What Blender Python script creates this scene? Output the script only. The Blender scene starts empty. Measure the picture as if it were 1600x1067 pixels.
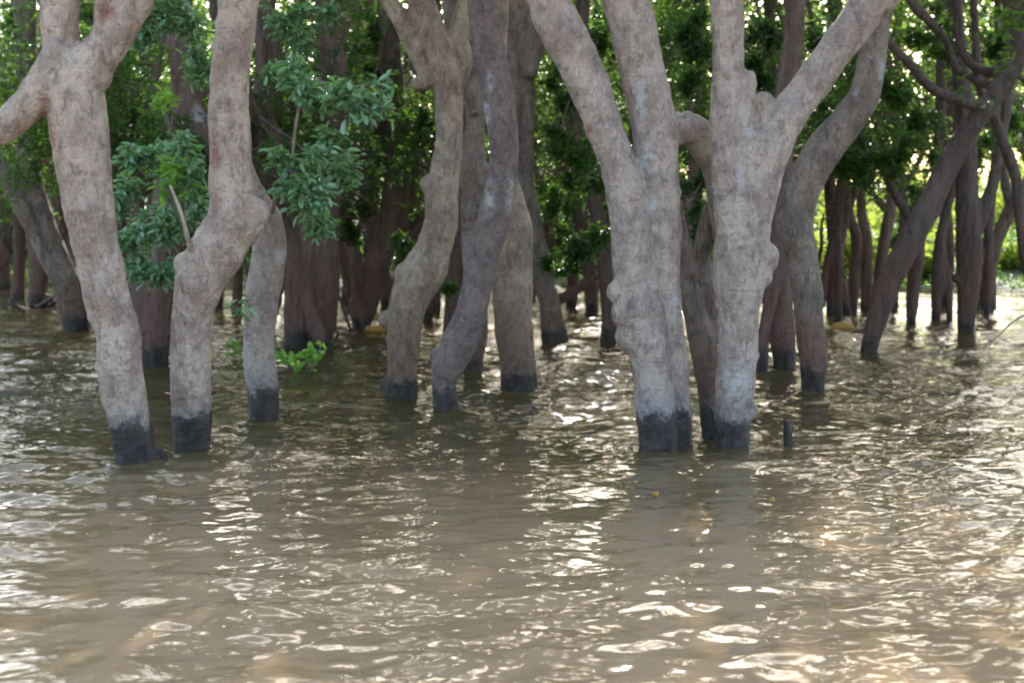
import bpy, math, random
import numpy as np
from mathutils import Vector, Matrix

R = math.radians
scene = bpy.context.scene
col = scene.collection

# ------------------------------------------------------------------ camera
F = 2200.0            # focal length in pixels of the 1600 px wide photograph
HZ = 330.0            # horizon row
CH = 1.7              # eye height above the water
TH = math.atan((533.5 - HZ) / F)
cd = bpy.data.cameras.new('camera')
cam = bpy.data.objects.new('camera', cd); col.objects.link(cam)
cd.sensor_width = 36.0; cd.lens = 36.0 * F / 1600.0
cd.clip_start = 0.1; cd.clip_end = 2000
cam.location = (0, 0, CH)
cam.rotation_euler = (math.pi / 2 - TH, 0, 0)
cd.dof.use_dof = True; cd.dof.focus_distance = 8.6; cd.dof.aperture_fstop = 2.6
scene.camera = cam

# ------------------------------------------------------------------ light
SUN_EL, SUN_AZ = 31.0, 7.0
w = bpy.data.worlds.new('World'); scene.world = w; w.use_nodes = True
nt = w.node_tree
sky = nt.nodes.new('ShaderNodeTexSky'); sky.sky_type = 'NISHITA'; sky.sun_disc = False
sky.sun_elevation = R(SUN_EL); sky.sun_rotation = R(SUN_AZ)
sky.air_density = 1.0; sky.dust_density = 3.0; sky.ozone_density = 1.0
bg = nt.nodes['Background']; bg.inputs[1].default_value = 0.15
nt.links.new(sky.outputs[0], bg.inputs[0])
sd = bpy.data.lights.new('sun', 'SUN'); sd.energy = 2.0; sd.angle = R(0.5); sd.color = (1.0, 0.97, 0.93)
sun = bpy.data.objects.new('sun', sd); col.objects.link(sun)
dv = Vector((math.sin(R(SUN_AZ)) * math.cos(R(SUN_EL)), math.cos(R(SUN_AZ)) * math.cos(R(SUN_EL)), math.sin(R(SUN_EL))))
sun.rotation_euler = (-dv).to_track_quat('-Z', 'Y').to_euler()

vs = scene.view_settings
vs.view_transform = 'Standard'; vs.look = 'None'; vs.gamma = 1.0; vs.use_curve_mapping = False
vs.exposure = 2.38
cy = scene.cycles
cy.max_bounces = 7; cy.diffuse_bounces = 4; cy.glossy_bounces = 3; cy.transmission_bounces = 4
cy.sample_clamp_indirect = 6.0; cy.sample_clamp_direct = 0.0
cy.caustics_reflective = False; cy.caustics_refractive = False
cy.use_denoising = True
cy.filter_width = 1.9

# ------------------------------------------------------------------ camera geometry
def at(px, py, Y):
    "point at world depth Y seen at pixel (px,py) of the photograph"
    u = (px - 800.0) / F; v = -(py - 533.5) / F
    dx = u; dy = math.cos(TH) + v * math.sin(TH); dz = -math.sin(TH) + v * math.cos(TH)
    t = Y / dy
    return Vector((dx * t, Y, CH + dz * t))

def depth_of(py):
    v = -(py - 533.5) / F
    dy = math.cos(TH) + v * math.sin(TH); dz = -math.sin(TH) + v * math.cos(TH)
    return -CH * dy / dz

# ------------------------------------------------------------------ noise in numpy
def _h(ix, iy, iz, seed):
    n = (ix * 73856093) ^ (iy * 19349663) ^ (iz * 83492791) ^ (seed * 2654435)
    n = (n ^ (n >> 13)) * 1274126177
    n = n ^ (n >> 16)
    return (n & 0xFFFFF) / float(0xFFFFF) * 2 - 1

def vnoise(p, seed=0):
    p = np.asarray(p, dtype=np.float64)
    i = np.floor(p).astype(np.int64); f = p - i
    f = f * f * (3 - 2 * f)
    out = 0
    for dx in (0, 1):
        for dy in (0, 1):
            for dz in (0, 1):
                wgt = (f[:, 0] if dx else 1 - f[:, 0]) * (f[:, 1] if dy else 1 - f[:, 1]) * (f[:, 2] if dz else 1 - f[:, 2])
                out = out + wgt * _h(i[:, 0] + dx, i[:, 1] + dy, i[:, 2] + dz, seed)
    return out

# ------------------------------------------------------------------ node helpers
class NT:
    def __init__(s, mat):
        s.t = mat.node_tree; s.t.nodes.clear()
    def n(s, typ, **kw):
        nd = s.t.nodes.new(typ)
        for k, v in kw.items():
            if k.startswith('i_'):
                key = k[2:]
                key = int(key) if key.isdigit() else key.replace('_', ' ')
                if hasattr(v, 'is_output'):
                    s.t.links.new(v, nd.inputs[key])
                else:
                    nd.inputs[key].default_value = v
            else:
                setattr(nd, k, v)
        return nd
    def link(s, a, b): s.t.links.new(a, b)
    def math(s, op, a, b=0.0, clamp=False):
        nd = s.n('ShaderNodeMath', operation=op, use_clamp=clamp)
        for i, v in enumerate((a, b)):
            if hasattr(v, 'is_output'): s.link(v, nd.inputs[i])
            else: nd.inputs[i].default_value = v
        return nd.outputs[0]
    def mix(s, fac, a, b):
        nd = s.n('ShaderNodeMix', data_type='RGBA')
        for k, v in ((0, fac), (6, a), (7, b)):
            if hasattr(v, 'is_output'): s.link(v, nd.inputs[k])
            else: nd.inputs[k].default_value = (*v, 1) if (k > 0 and len(v) == 3) else v
        return nd.outputs[2]
    def ramp(s, fac, a, b, c0=0.0, c1=1.0):
        nd = s.n('ShaderNodeMapRange', interpolation_type='SMOOTHSTEP')
        s.link(fac, nd.inputs[0])
        for i, v in ((1, a), (2, b), (3, c0), (4, c1)): nd.inputs[i].default_value = v
        return nd.outputs[0]
    def noise(s, vec, scale, detail=3, rough=.55, dist=0):
        nd = s.n('ShaderNodeTexNoise')
        s.link(vec, nd.inputs['Vector']); nd.inputs['Scale'].default_value = scale
        nd.inputs['Detail'].default_value = detail; nd.inputs['Roughness'].default_value = rough
        nd.inputs['Distortion'].default_value = dist
        return nd.outputs[0]

def new_mat(name):
    m = bpy.data.materials.new(name); m.use_nodes = True
    return m, NT(m)

def bark_mat(name, c1, c2, c3, stain, stain_h, grain, bump=1.0, spots=.35):
    m, N = new_mat(name)
    geo = N.n('ShaderNodeNewGeometry').outputs['Position']
    mp = N.n('ShaderNodeMapping', i_Vector=geo); mp.inputs['Scale'].default_value = (1, 1, grain)
    v = mp.outputs[0]
    mpg = N.n('ShaderNodeMapping', i_Vector=geo); mpg.inputs['Scale'].default_value = (1, 1, max(.12, grain * .35))
    vg = mpg.outputs[0]
    mph = N.n('ShaderNodeMapping', i_Vector=geo); mph.inputs['Scale'].default_value = (.45, .45, 2.2)
    vh = mph.outputs[0]
    a = N.noise(v, 5.0, 6, .62, .4)
    b = N.noise(v, 13.0, 7, .70, .6)
    c = N.noise(vg, 60.0, 4, .6)
    d = N.noise(geo, 2.1, 3, .6, .8)
    e = N.noise(vh, 16.0, 5, .65, 1.2)
    base = N.mix(N.ramp(a, .38, .62), c1, c2)
    base = N.mix(N.math('MULTIPLY', N.ramp(d, .52, .66), spots), base, c3)
    dark = tuple(x * .45 for x in c2)
    base = N.mix(N.math('MULTIPLY', N.ramp(b, .48, .64), .62), base, dark)
    base = N.mix(N.math('MULTIPLY', N.ramp(e, .56, .68), .38), base, dark)
    sp = N.noise(mp.outputs[0], 42, 5, .75, .8)
    base = N.mix(N.math('MULTIPLY', N.ramp(sp, .56, .66), .7), base, tuple(x * .38 for x in c2))
    light = tuple(min(.72, x * 1.4) for x in c1)
    base = N.mix(N.math('MULTIPLY', N.ramp(c, .52, .7), .4), base, light)
    z = N.n('ShaderNodeSeparateXYZ', i_0=geo).outputs[2]
    zz = N.math('ADD', z, N.math('MULTIPLY', N.math('SUBTRACT', a, .5), 1.0))
    sf = N.ramp(zz, stain_h * .45, stain_h * 1.3, 1, 0)
    base = N.mix(N.math('MULTIPLY', sf, .8), base, N.mix(N.ramp(b, .35, .7), stain, tuple(x * .55 for x in stain)))
    # pale lichen and rusty scars marked on the mesh
    li = N.n('ShaderNodeAttribute', attribute_name='lichen').outputs['Fac']
    lf = N.math('MULTIPLY', li, N.ramp(N.noise(geo, 13, 5, .65), .40, .56), True)
    base = N.mix(lf, base, (.58, .56, .54))
    sc = N.n('ShaderNodeAttribute', attribute_name='scar').outputs['Fac']
    base = N.mix(N.math('MULTIPLY', sc, N.ramp(N.noise(geo, 30, 3, .7), .35, .55), True), base, (.30, .085, .04))
    # wet dark foot of the trunk
    wet = N.n('ShaderNodeAttribute', attribute_type='OBJECT', attribute_name='wet').outputs['Fac']
    zw = N.math('ADD', z, N.math('MULTIPLY', N.math('SUBTRACT', N.noise(geo, 7, 6, .75, .5), .5), .42))
    wf = N.ramp(N.math('SUBTRACT', zw, wet), -.02, .045, 1, 0)
    wetc = N.mix(N.ramp(b, .38, .66), (.026, .018, .014), (.085, .068, .056))
    damp = N.ramp(N.math('SUBTRACT', zw, wet), 0.0, .22, .45, 0)
    base = N.mix(N.math('MULTIPLY', damp, N.ramp(b, .35, .6)), base, (.07, .06, .055))
    base = N.mix(N.math('MULTIPLY', wf, .96), base, wetc)
    rough = N.ramp(wf, 0, 1, .88, .55)
    h = N.math('ADD', N.math('MULTIPLY', a, 1.3), N.math('ADD', N.math('MULTIPLY', b, .9), N.math('ADD', N.math('MULTIPLY', c, .28), N.math('ADD', N.math('MULTIPLY', e, -.45), N.math('MULTIPLY', sp, -.35)))))
    bp = N.n('ShaderNodeBump', i_Height=h, i_Strength=1.0 * bump, i_Distance=.045)
    p = N.n('ShaderNodeBsdfPrincipled', i_Base_Color=base, i_Roughness=rough, i_Normal=bp.outputs[0])
    p.inputs['Specular IOR Level'].default_value = .35
    o = N.n('ShaderNodeOutputMaterial', i_Surface=p.outputs[0])
    return m

def leaf_mat(name, ca, cb, trans, tfac=.42, rough=.38):
    m, N = new_mat(name)
    geo = N.n('ShaderNodeNewGeometry')
    rnd = geo.outputs['Random Per Island']
    big = N.noise(geo.outputs['Position'], .9, 2, .5)
    f = N.math('ADD', N.math('MULTIPLY', rnd, .6), N.math('MULTIPLY', N.ramp(big, .35, .65), .4))
    c = N.mix(f, ca, cb)
    p = N.n('ShaderNodeBsdfPrincipled', i_Base_Color=c, i_Roughness=rough)
    p.inputs['Specular IOR Level'].default_value = .5
    tc = N.mix(f, trans, tuple(min(.8, x * 1.5) for x in trans))
    t = N.n('ShaderNodeBsdfTranslucent', i_Color=tc)
    mx = N.n('ShaderNodeMixShader', i_0=tfac, i_1=p.outputs[0], i_2=t.outputs[0])
    N.n('ShaderNodeOutputMaterial', i_Surface=mx.outputs[0])
    return m

def flat_mat(name, c1, c2, scale=8, rough=.8):
    m, N = new_mat(name)
    geo = N.n('ShaderNodeNewGeometry').outputs['Position']
    c = N.mix(N.ramp(N.noise(geo, scale, 5, .65), .35, .65), c1, c2)
    bp = N.n('ShaderNodeBump', i_Height=N.noise(geo, scale * 5, 4, .6), i_Strength=.4, i_Distance=.02)
    p = N.n('ShaderNodeBsdfPrincipled', i_Base_Color=c, i_Roughness=rough, i_Normal=bp.outputs[0])
    N.n('ShaderNodeOutputMaterial', i_Surface=p.outputs[0])
    return m

M = {
 'pale':  bark_mat('bark_pale', (.66, .50, .38), (.42, .30, .23), (.34, .19, .14), (.42, .36, .33), .35, .7, 1.0, .3),
 'grey':  bark_mat('bark_grey', (.54, .425, .34), (.35, .265, .215), (.30, .22, .20), (.42, .36, .34), .4, .7, .9, .25),
 'mid':   bark_mat('bark_mid', (.37, .285, .22), (.21, .16, .125), (.28, .16, .11), (.22, .125, .085), .75, .55, 1.1, .4),
 'tan':   bark_mat('bark_tan', (.58, .44, .31), (.35, .25, .175), (.30, .18, .12), (.27, .17, .115), .8, .55, 1.1, .4),
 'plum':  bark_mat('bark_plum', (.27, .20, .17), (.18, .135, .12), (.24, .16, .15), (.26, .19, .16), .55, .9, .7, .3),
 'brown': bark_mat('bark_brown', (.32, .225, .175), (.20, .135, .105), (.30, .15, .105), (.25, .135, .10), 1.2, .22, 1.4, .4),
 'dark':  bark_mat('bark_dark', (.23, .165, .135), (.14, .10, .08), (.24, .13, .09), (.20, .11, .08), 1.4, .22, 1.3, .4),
}
L_TEAL = leaf_mat('leaf_cool', (.18, .32, .17), (.31, .47, .27), (.18, .40, .08), .26, .38)
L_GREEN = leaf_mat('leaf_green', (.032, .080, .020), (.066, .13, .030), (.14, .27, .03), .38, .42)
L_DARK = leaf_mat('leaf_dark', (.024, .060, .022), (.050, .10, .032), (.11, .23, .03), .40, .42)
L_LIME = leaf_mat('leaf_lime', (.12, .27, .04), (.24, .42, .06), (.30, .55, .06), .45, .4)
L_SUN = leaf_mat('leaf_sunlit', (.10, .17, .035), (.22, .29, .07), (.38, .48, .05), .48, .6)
TWIG = flat_mat('twig_bark', (.26, .21, .17), (.15, .12, .10), 20)
YELLOW = flat_mat('yellow_leaf', (.50, .26, .04), (.36, .17, .03), 14, .6)

# ------------------------------------------------------------------ mesh helpers
def mesh_from(name, verts, faces4=None, faces3=None, smooth=True):
    me = bpy.data.meshes.new(name)
    verts = np.asarray(verts, dtype=np.float32).reshape(-1, 3)
    arrs, tot = [], []
    if faces4 is not None and len(faces4):
        arrs.append(np.asarray(faces4, np.int32).ravel()); tot.append(np.full(len(faces4), 4, np.int32))
    if faces3 is not None and len(faces3):
        arrs.append(np.asarray(faces3, np.int32).ravel()); tot.append(np.full(len(faces3), 3, np.int32))
    loops = np.concatenate(arrs); tot = np.concatenate(tot)
    me.vertices.add(len(verts)); me.vertices.foreach_set('co', verts.ravel())
    me.loops.add(len(loops)); me.loops.foreach_set('vertex_index', loops)
    me.polygons.add(len(tot))
    me.polygons.foreach_set('loop_start', np.concatenate([[0], np.cumsum(tot)[:-1]]).astype(np.int32))
    me.polygons.foreach_set('loop_total', tot)
    me.update(calc_edges=True)
    if smooth: me.polygons.foreach_set('use_smooth', np.ones(len(tot), bool))
    return me

def empty(name, loc, label=None, cat=None, group=None, kind=None):
    o = bpy.data.objects.new(name, None); col.objects.link(o); o.location = loc
    o.empty_display_size = .2
    tag(o, label, cat, group, kind); return o

def tag(o, label=None, cat=None, group=None, kind=None):
    if label: o['label'] = label
    if cat: o['category'] = cat
    if group: o['group'] = group
    if kind: o['kind'] = kind
    return o

def part(name, me, mat, parent=None):
    o = bpy.data.objects.new(name, me); col.objects.link(o)
    if mat: me.materials.append(mat)
    if parent is not None:
        o.parent = parent; o.location = tuple(-x for x in parent.location)
    return o

class Geo:
    def __init__(s): s.v = []; s.q = []; s.t = []; s.n = 0
    def add(s, v, q=None, t=None):
        v = np.asarray(v, float).reshape(-1, 3)
        if q is not None and len(q): s.q.append(np.asarray(q) + s.n)
        if t is not None and len(t): s.t.append(np.asarray(t) + s.n)
        s.v.append(v); s.n += len(v)
    def mesh(s, name, smooth=True):
        return mesh_from(name, np.concatenate(s.v), np.concatenate(s.q) if s.q else None, np.concatenate(s.t) if s.t else None, smooth)

def resample(P, Rd, step):
    "Catmull-Rom through points with radii"
    P = [np.array(p, float) for p in P]; n = len(P)
    if n == 1: return np.array(P), np.array(Rd)
    Q = [2 * P[0] - P[1]] + P + [2 * P[-1] - P[-2]]
    RR = [Rd[0]] + list(Rd) + [Rd[-1]]
    out, ro = [], []
    for i in range(1, n):
        a, b, c, d = Q[i - 1], Q[i], Q[i + 1], Q[i + 2]
        k = max(2, int(np.linalg.norm(c - b) / step) + 1)
        for j in range(k):
            t = j / k
            out.append(.5 * ((2 * b) + (-a + c) * t + (2 * a - 5 * b + 4 * c - d) * t * t + (-a + 3 * b - 3 * c + d) * t ** 3))
            s = t * t * (3 - 2 * t); ro.append(RR[i] * (1 - s) + RR[i + 1] * s)
    out.append(P[-1]); ro.append(Rd[-1])
    return np.array(out), np.array(ro)

def tube(g, P, Rd, sides=12, step=.08, flat=1.0, cap=True):
    C, Rr = resample(P, Rd, step)
    n = len(C)
    T = np.gradient(C, axis=0); T /= np.linalg.norm(T, axis=1)[:, None] + 1e-9
    up = np.array([0, 1, 0]) if abs(T[0][1]) < .9 else np.array([1, 0, 0])
    a = np.cross(T[0], up); a /= np.linalg.norm(a)
    V = []
    ang = np.linspace(0, 2 * np.pi, sides, endpoint=False)
    for i in range(n):
        a = a - T[i] * a.dot(T[i]); a /= np.linalg.norm(a) + 1e-9
        b = np.cross(T[i], a)
        V.append(C[i] + Rr[i] * (np.cos(ang)[:, None] * a + np.sin(ang)[:, None] * b * flat))
    V = np.concatenate(V)
    i = np.arange(n - 1)[:, None] * sides; j = np.arange(sides)[None, :]; j2 = (j + 1) % sides
    q = np.stack([i + j, i + j2, i + sides + j2, i + sides + j], -1).reshape(-1, 4)
    if cap:
        V = np.concatenate([V, C[0] - T[0] * Rr[0] * .5 [None] if False else (C[0] - T[0] * Rr[0] * .5)[None], (C[-1] + T[-1] * Rr[-1] * .5)[None]])
        c0, c1 = n * sides, n * sides + 1; k = np.arange(sides); k2 = (k + 1) % sides
        t = np.concatenate([np.stack([np.full(sides, c0), k2, k], -1), np.stack([np.full(sides, c1), (n - 1) * sides + k, (n - 1) * sides + k2], -1)])
        g.add(V, q, t)
    else:
        g.add(V, q)

def ball(g, c, r, squash=(1, 1, 1)):
    ns, nr = 14, 9
    th = np.linspace(0, np.pi, nr + 2)[1:-1]; ph = np.linspace(0, 2 * np.pi, ns, endpoint=False)
    V = [(math.sin(t) * math.cos(p), math.sin(t) * math.sin(p), math.cos(t)) for t in th for p in ph]
    V += [(0, 0, 1), (0, 0, -1)]
    V = np.array(V) * r * np.array(squash) + np.array(c)
    i = np.arange(nr - 1)[:, None] * ns; j = np.arange(ns)[None, :]; j2 = (j + 1) % ns
    q = np.stack([i + j, i + ns + j, i + ns + j2, i + j2], -1).reshape(-1, 4)
    k = np.arange(ns); k2 = (k + 1) % ns
    t = np.concatenate([np.stack([np.full(ns, nr * ns), k, k2], -1), np.stack([np.full(ns, nr * ns + 1), (nr - 1) * ns + k2, (nr - 1) * ns + k], -1)])
    g.add(V, q, t)

def fuse(g, voxel, smooth=4):
    "one continuous skin over overlapping tubes"
    me = g.mesh('tmp')
    o = bpy.data.objects.new('tmp', me); col.objects.link(o)
    r = o.modifiers.new('r', 'REMESH'); r.mode = 'VOXEL'; r.voxel_size = voxel; r.use_smooth_shade = True
    s = o.modifiers.new('s', 'SMOOTH'); s.iterations = smooth; s.factor = .5
    dg = bpy.context.evaluated_depsgraph_get()
    out = bpy.data.meshes.new_from_object(o.evaluated_get(dg))
    bpy.data.objects.remove(o); bpy.data.meshes.remove(me)
    return out

def roughen(me, amp, seed, grain=.4, lich=(), scars=()):
    n = len(me.vertices)
    co = np.empty(n * 3, np.float32); me.vertices.foreach_get('co', co); co = co.reshape(-1, 3).astype(float)
    no = np.empty(n * 3, np.float32); me.vertex_normals.foreach_get('vector', no); no = no.reshape(-1, 3).astype(float)
    s = np.array([1, 1, grain])
    s2 = np.array([1, 1, .7])
    d = 1.0 * vnoise(co * 2.6 * s2, seed) + .60 * vnoise(co * 6 * s2, seed + 1) + .34 * vnoise(co * 13 * s, seed + 2) + .22 * vnoise(co * 27 * s, seed + 3)
    d += -.30 * np.clip(1 - np.abs(vnoise(co * np.array([4, 4, 11.]), seed + 5)) * 5, 0, 1)
    d += .26 * vnoise(co * np.array([34, 34, 3.5 + 12 * grain]), seed + 7)
    co2 = co + no * (d * amp)[:, None]
    me.vertices.foreach_set('co', co2.astype(np.float32).ravel())
    for nm, lst in (('lichen', lich), ('scar', scars)):
        if lst:
            val = np.zeros(n)
            for c, rx, rz in lst:
                q = (co - np.array(c)) / np.array([rx, max(rx, .2), rz])
                val = np.maximum(val, np.clip(1.1 - np.linalg.norm(q, axis=1), 0, 1))
            a = me.attributes.new(nm, 'FLOAT', 'POINT'); a.data.foreach_set('value', val.astype(np.float32))
    me.update()

# ------------------------------------------------------------------ leaves
def leaves(g, C, D, U, L, W, fold=.25, droop=.15):
    "C base points, D directions, U approximate normals; arrays (n,3); L, W (n,)"
    n = len(C)
    D = D / (np.linalg.norm(D, axis=1)[:, None] + 1e-9)
    S = np.cross(D, U); S /= np.linalg.norm(S, axis=1)[:, None] + 1e-9
    Nn = np.cross(S, D)
    L = L[:, None]; W = W[:, None]
    b = C; t = C + D * L - Nn * L * droop
    l1 = C + D * L * .38 + S * W * .42 + Nn * W * fold; r1 = C + D * L * .38 - S * W * .42 + Nn * W * fold
    l2 = C + D * L * .76 + S * W * .46 + Nn * (W * fold - L * droop * .5); r2 = C + D * L * .76 - S * W * .46 + Nn * (W * fold - L * droop * .5)
    V = np.stack([b, l1, l2, t, r2, r1], 1).reshape(-1, 3)
    k = np.arange(n)[:, None] * 6
    q = np.concatenate([k + np.array([[0, 1, 2, 3]]), k + np.array([[0, 3, 4, 5]])])
    g.add(V, q)

def rosettes(g, C, rng, per=7, L=.11, W=.045, droop=.2, bias=None):
    "whorls of leaves at twig ends C"
    n = len(C); m = n * per
    CC = np.repeat(C, per, 0) + rng.normal(0, L * .28, (m, 3))
    ax = rng.normal(0, 1, (n, 3)); ax[:, 2] = np.abs(ax[:, 2]) * .6
    if bias is not None: ax += bias
    ax /= np.linalg.norm(ax, axis=1)[:, None]
    D = rng.normal(0, 1, (m, 3)); D += np.repeat(ax, per, 0) * .8; D[:, 2] *= .55; D[:, 2] -= .12
    U = np.stack([rng.normal(0, .35, m), rng.normal(0, .35, m), np.ones(m)], 1)
    leaves(g, CC, D, U, L * rng.uniform(.6, 1.25, m), W * rng.uniform(.7, 1.25, m), .22, droop)

def blob_points(rng, c, r, n, shell=.5):
    "points in a lumpy ellipsoid"
    d = rng.normal(0, 1, (n, 3)); d /= np.linalg.norm(d, axis=1)[:, None]
    rad = rng.uniform(0, 1, n) ** shell
    lump = 1 + .45 * vnoise(d * 2.3 + np.array(c), 3)
    return np.array(c) + d * (rad * lump)[:, None] * np.array(r)

def grow(rng, start, direc, r0, length, thin, tips, depth=0, spread=.55, droop=0.0):
    "random limb; thin collects (P,R) tubes, tips collects leaf cluster centres"
    n = max(4, int(length / .45)); p = np.array(start, float); d = np.array(direc, float); d /= np.linalg.norm(d)
    P = [p.copy()]; Rr = [r0]
    for i in range(n):
        d = d + rng.normal(0, .16, 3) + np.array([0, 0, .04 - droop]); d /= np.linalg.norm(d)
        p = p + d * length / n; P.append(p.copy()); Rr.append(max(.008, r0 * (1 - .8 * (i + 1) / n)))
        if depth < 2 and i >= 1:
            for _ in range(1 if depth else 2):
                if rng.random() < .8:
                    dd = d + rng.normal(0, spread, 3); dd[2] = dd[2] * .6 + .05
                    grow(rng, p, dd, Rr[-1] * .6, length * (.5 if depth == 0 else .45), thin, tips, depth + 1, spread, droop)
        elif depth == 2:
            tips.append(p.copy())
    thin.append((P, Rr)); tips.append(p.copy())

# ------------------------------------------------------------------ traced trees
def add_sprays(root, specs, mat, rng, name='crown', L=.105, W=.040, per=7):
    "leafy sprays: (px, py, depth, rx_px, ry_px, n) around a short twig"
    for (px, py, Y, rx, ry, n) in specs:
        g = Geo(); tw = Geo()
        c = at(px, py, Y); k = Y / F
        r = (rx * k, max(.22, .6 * (rx + ry) * .5 * k), ry * k)
        nb = max(1, n // 14)
        sub = blob_points(rng, c, tuple(x * .98 for x in r), nb, .45)
        hub = np.array(c) + rng.normal(0, .03, 3)
        for s_ in sub:
            pts = blob_points(rng, s_, tuple(max(.07, x * .40) for x in r), max(3, n // nb), .5)
            rosettes(g, pts, rng, per, L, W)
            mid = (hub + s_) / 2 + rng.normal(0, .05, 3)
            tube(tw, [hub, mid, s_], [.011, .008, .005], 5, .1, cap=False)
            for q in pts:
                mid = (np.array(s_) + q) / 2 + rng.normal(0, .02, 3)
                tube(tw, [s_, mid, q], [.005, .004, .002], 4, .1, cap=False)
        o = part(name, g.mesh(name), mat, root)
        t = part('twigs', tw.mesh('twigs'), TWIG, o); t.location = (0, 0, 0)
    return o

TREES = []
def tree(paths, label, bark='pale', wet=.25, voxel=.016, amp=.012, knobs=(), thin=(), lich=(), scars=(), grain=.4,
         crown=True, leafmat=None, crown_len=2.6, sprays=None, spraymat=None, seed=1, Y=None, group=None, L=.11, cut=(), dens=9):
    "paths: lists of (px,py,width_px[,depth offset]); first path starts at the waterline"
    rng = np.random.default_rng(seed)
    base = paths[0][0]
    Y0 = Y or depth_of(base[1])
    root_loc = at(base[0], base[1], Y0); root_loc.z = 0
    root = empty('tree', root_loc, label, 'tree', group)
    g = Geo(); thinl = []; grown = []; tips = []
    def conv(pth, mn=0):
        P, Rr = [], []
        for q in pth:
            dY = q[3] if len(q) > 3 else 0.0
            P.append(np.array(at(q[0], q[1], Y0 + dY))); Rr.append(q[2] / 2 * (Y0 + dY) / F)
        return P, Rr
    for i, pth in enumerate(paths):
        P, Rr = conv(pth)
        if pth[0][1] > 460 and abs(P[0][2]) < .12:
            b = P[0].copy(); b[2] = -.45; P = [b] + P; Rr = [Rr[0] * 1.05] + Rr
        top = pth[-1]
        if top[1] <= 30 and crown:
            d = P[-1] - P[-2]; d /= np.linalg.norm(d)
            up = 1.5 if Y0 < 13 else .6
            ext = P[-1] + d * up * .5 + np.array([0, 0, up * .6]); P.append(ext); Rr.append(Rr[-1] * .8)
            nl = 4 if Rr[-1] > .05 else 3
            for k in range(nl):
                dd = d * .5 + rng.normal(0, .55, 3) + np.array([0, 0, .45])
                grow(rng, ext, dd, Rr[-1] * .55, crown_len * rng.uniform(.8, 1.2), grown, tips)
        if max(Rr) < voxel * 1.6:
            thinl.append((P, Rr))
        else:
            tube(g, P, Rr, 16, .07)
    for kx, ky, kr, *rest in knobs:
        kd = rest[0] if rest else 0.0
        ball(g, at(kx, ky, Y0 + kd), kr * Y0 / F, rest[1] if len(rest) > 1 else (1, 1, 1))
    if Y0 < 13.5:      # small knots and burrs on the near trunks
        for pth in paths:
            P, Rr = conv(pth)
            for _ in range(int(len(P) * .7)):
                i = int(rng.integers(0, len(P) - 1)); t = rng.random()
                a = rng.uniform(-.2, 3.34); rr = Rr[i] * (1 - t) + Rr[i + 1] * t
                q = P[i] * (1 - t) + P[i + 1] * t + np.array([math.cos(a), -math.sin(a), rng.uniform(-.2, .2)]) * rr * .88
                kr = rng.uniform(.018, .036)
                if q[2] > .3: ball(g, q, kr, (1, 1, rng.uniform(.8, 2.0)))
    me = fuse(g, voxel)
    me.materials.clear()
    lc = [(at(x, y, Y0 + (-.05)), rx * Y0 / F, rz * Y0 / F) for x, y, rx, rz in lich]
    sc = [(at(x, y, Y0 - .05), rx * Y0 / F, rz * Y0 / F) for x, y, rx, rz in scars]
    roughen(me, amp, seed * 10, grain, lc, sc)
    o = part('trunk', me, M[bark], root); o['wet'] = float(wet)
    tg = Geo()
    if Y0 < 15:
        grown = [(P, Rr) for P, Rr in grown if min(q[2] - CH - (HZ + 12) / F * q[1] for q in P) > 0]
    thinl += grown
    for P, Rr in thinl:
        tube(tg, P, Rr, 7 if Rr[0] > .02 else 5, .12)
    for pth in thin:
        P, Rr = conv(pth); bg_ = Geo(); tube(bg_, P, Rr, 8, .05)
        bt = part('twig', bg_.mesh('twig'), M[bark], root); bt['wet'] = 0.0
    if tg.n:
        me2 = tg.mesh('branches'); roughen(me2, .004, seed, .5)
        b = part('branches', me2, M[bark], root); b['wet'] = 0.0
    if tips:
        lg = Geo(); T = np.array(tips)
        dn = 4 if 11 < Y0 < 16 else 5 if Y0 > 11 else 6
        # clusters stay clear of the lowest few metres, where the photograph shows bare limbs
        lowest = CH + (HZ + 30) / F * T[:, 1] + .25
        T = T[(T[:, 2] > np.maximum(lowest, 4.7 if Y0 < 13 else 0)) | (Y0 > 15)]
        C = np.repeat(T, dn, 0) + rng.normal(0, .18, (len(T) * dn, 3))
        C = C[vnoise(C * .75, 40) > (.14 if 11 < Y0 < 16 else .10)]      # open gaps between the clumps
        rosettes(lg, C, rng, 6, L, L * .42)
        part('crown', lg.mesh('crown'), leafmat or L_GREEN, root)
    if sprays:
        add_sprays(root, sprays, spraymat or L_TEAL, rng, 'leafy_spray')
    TREES.append(root)
    return root

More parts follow.
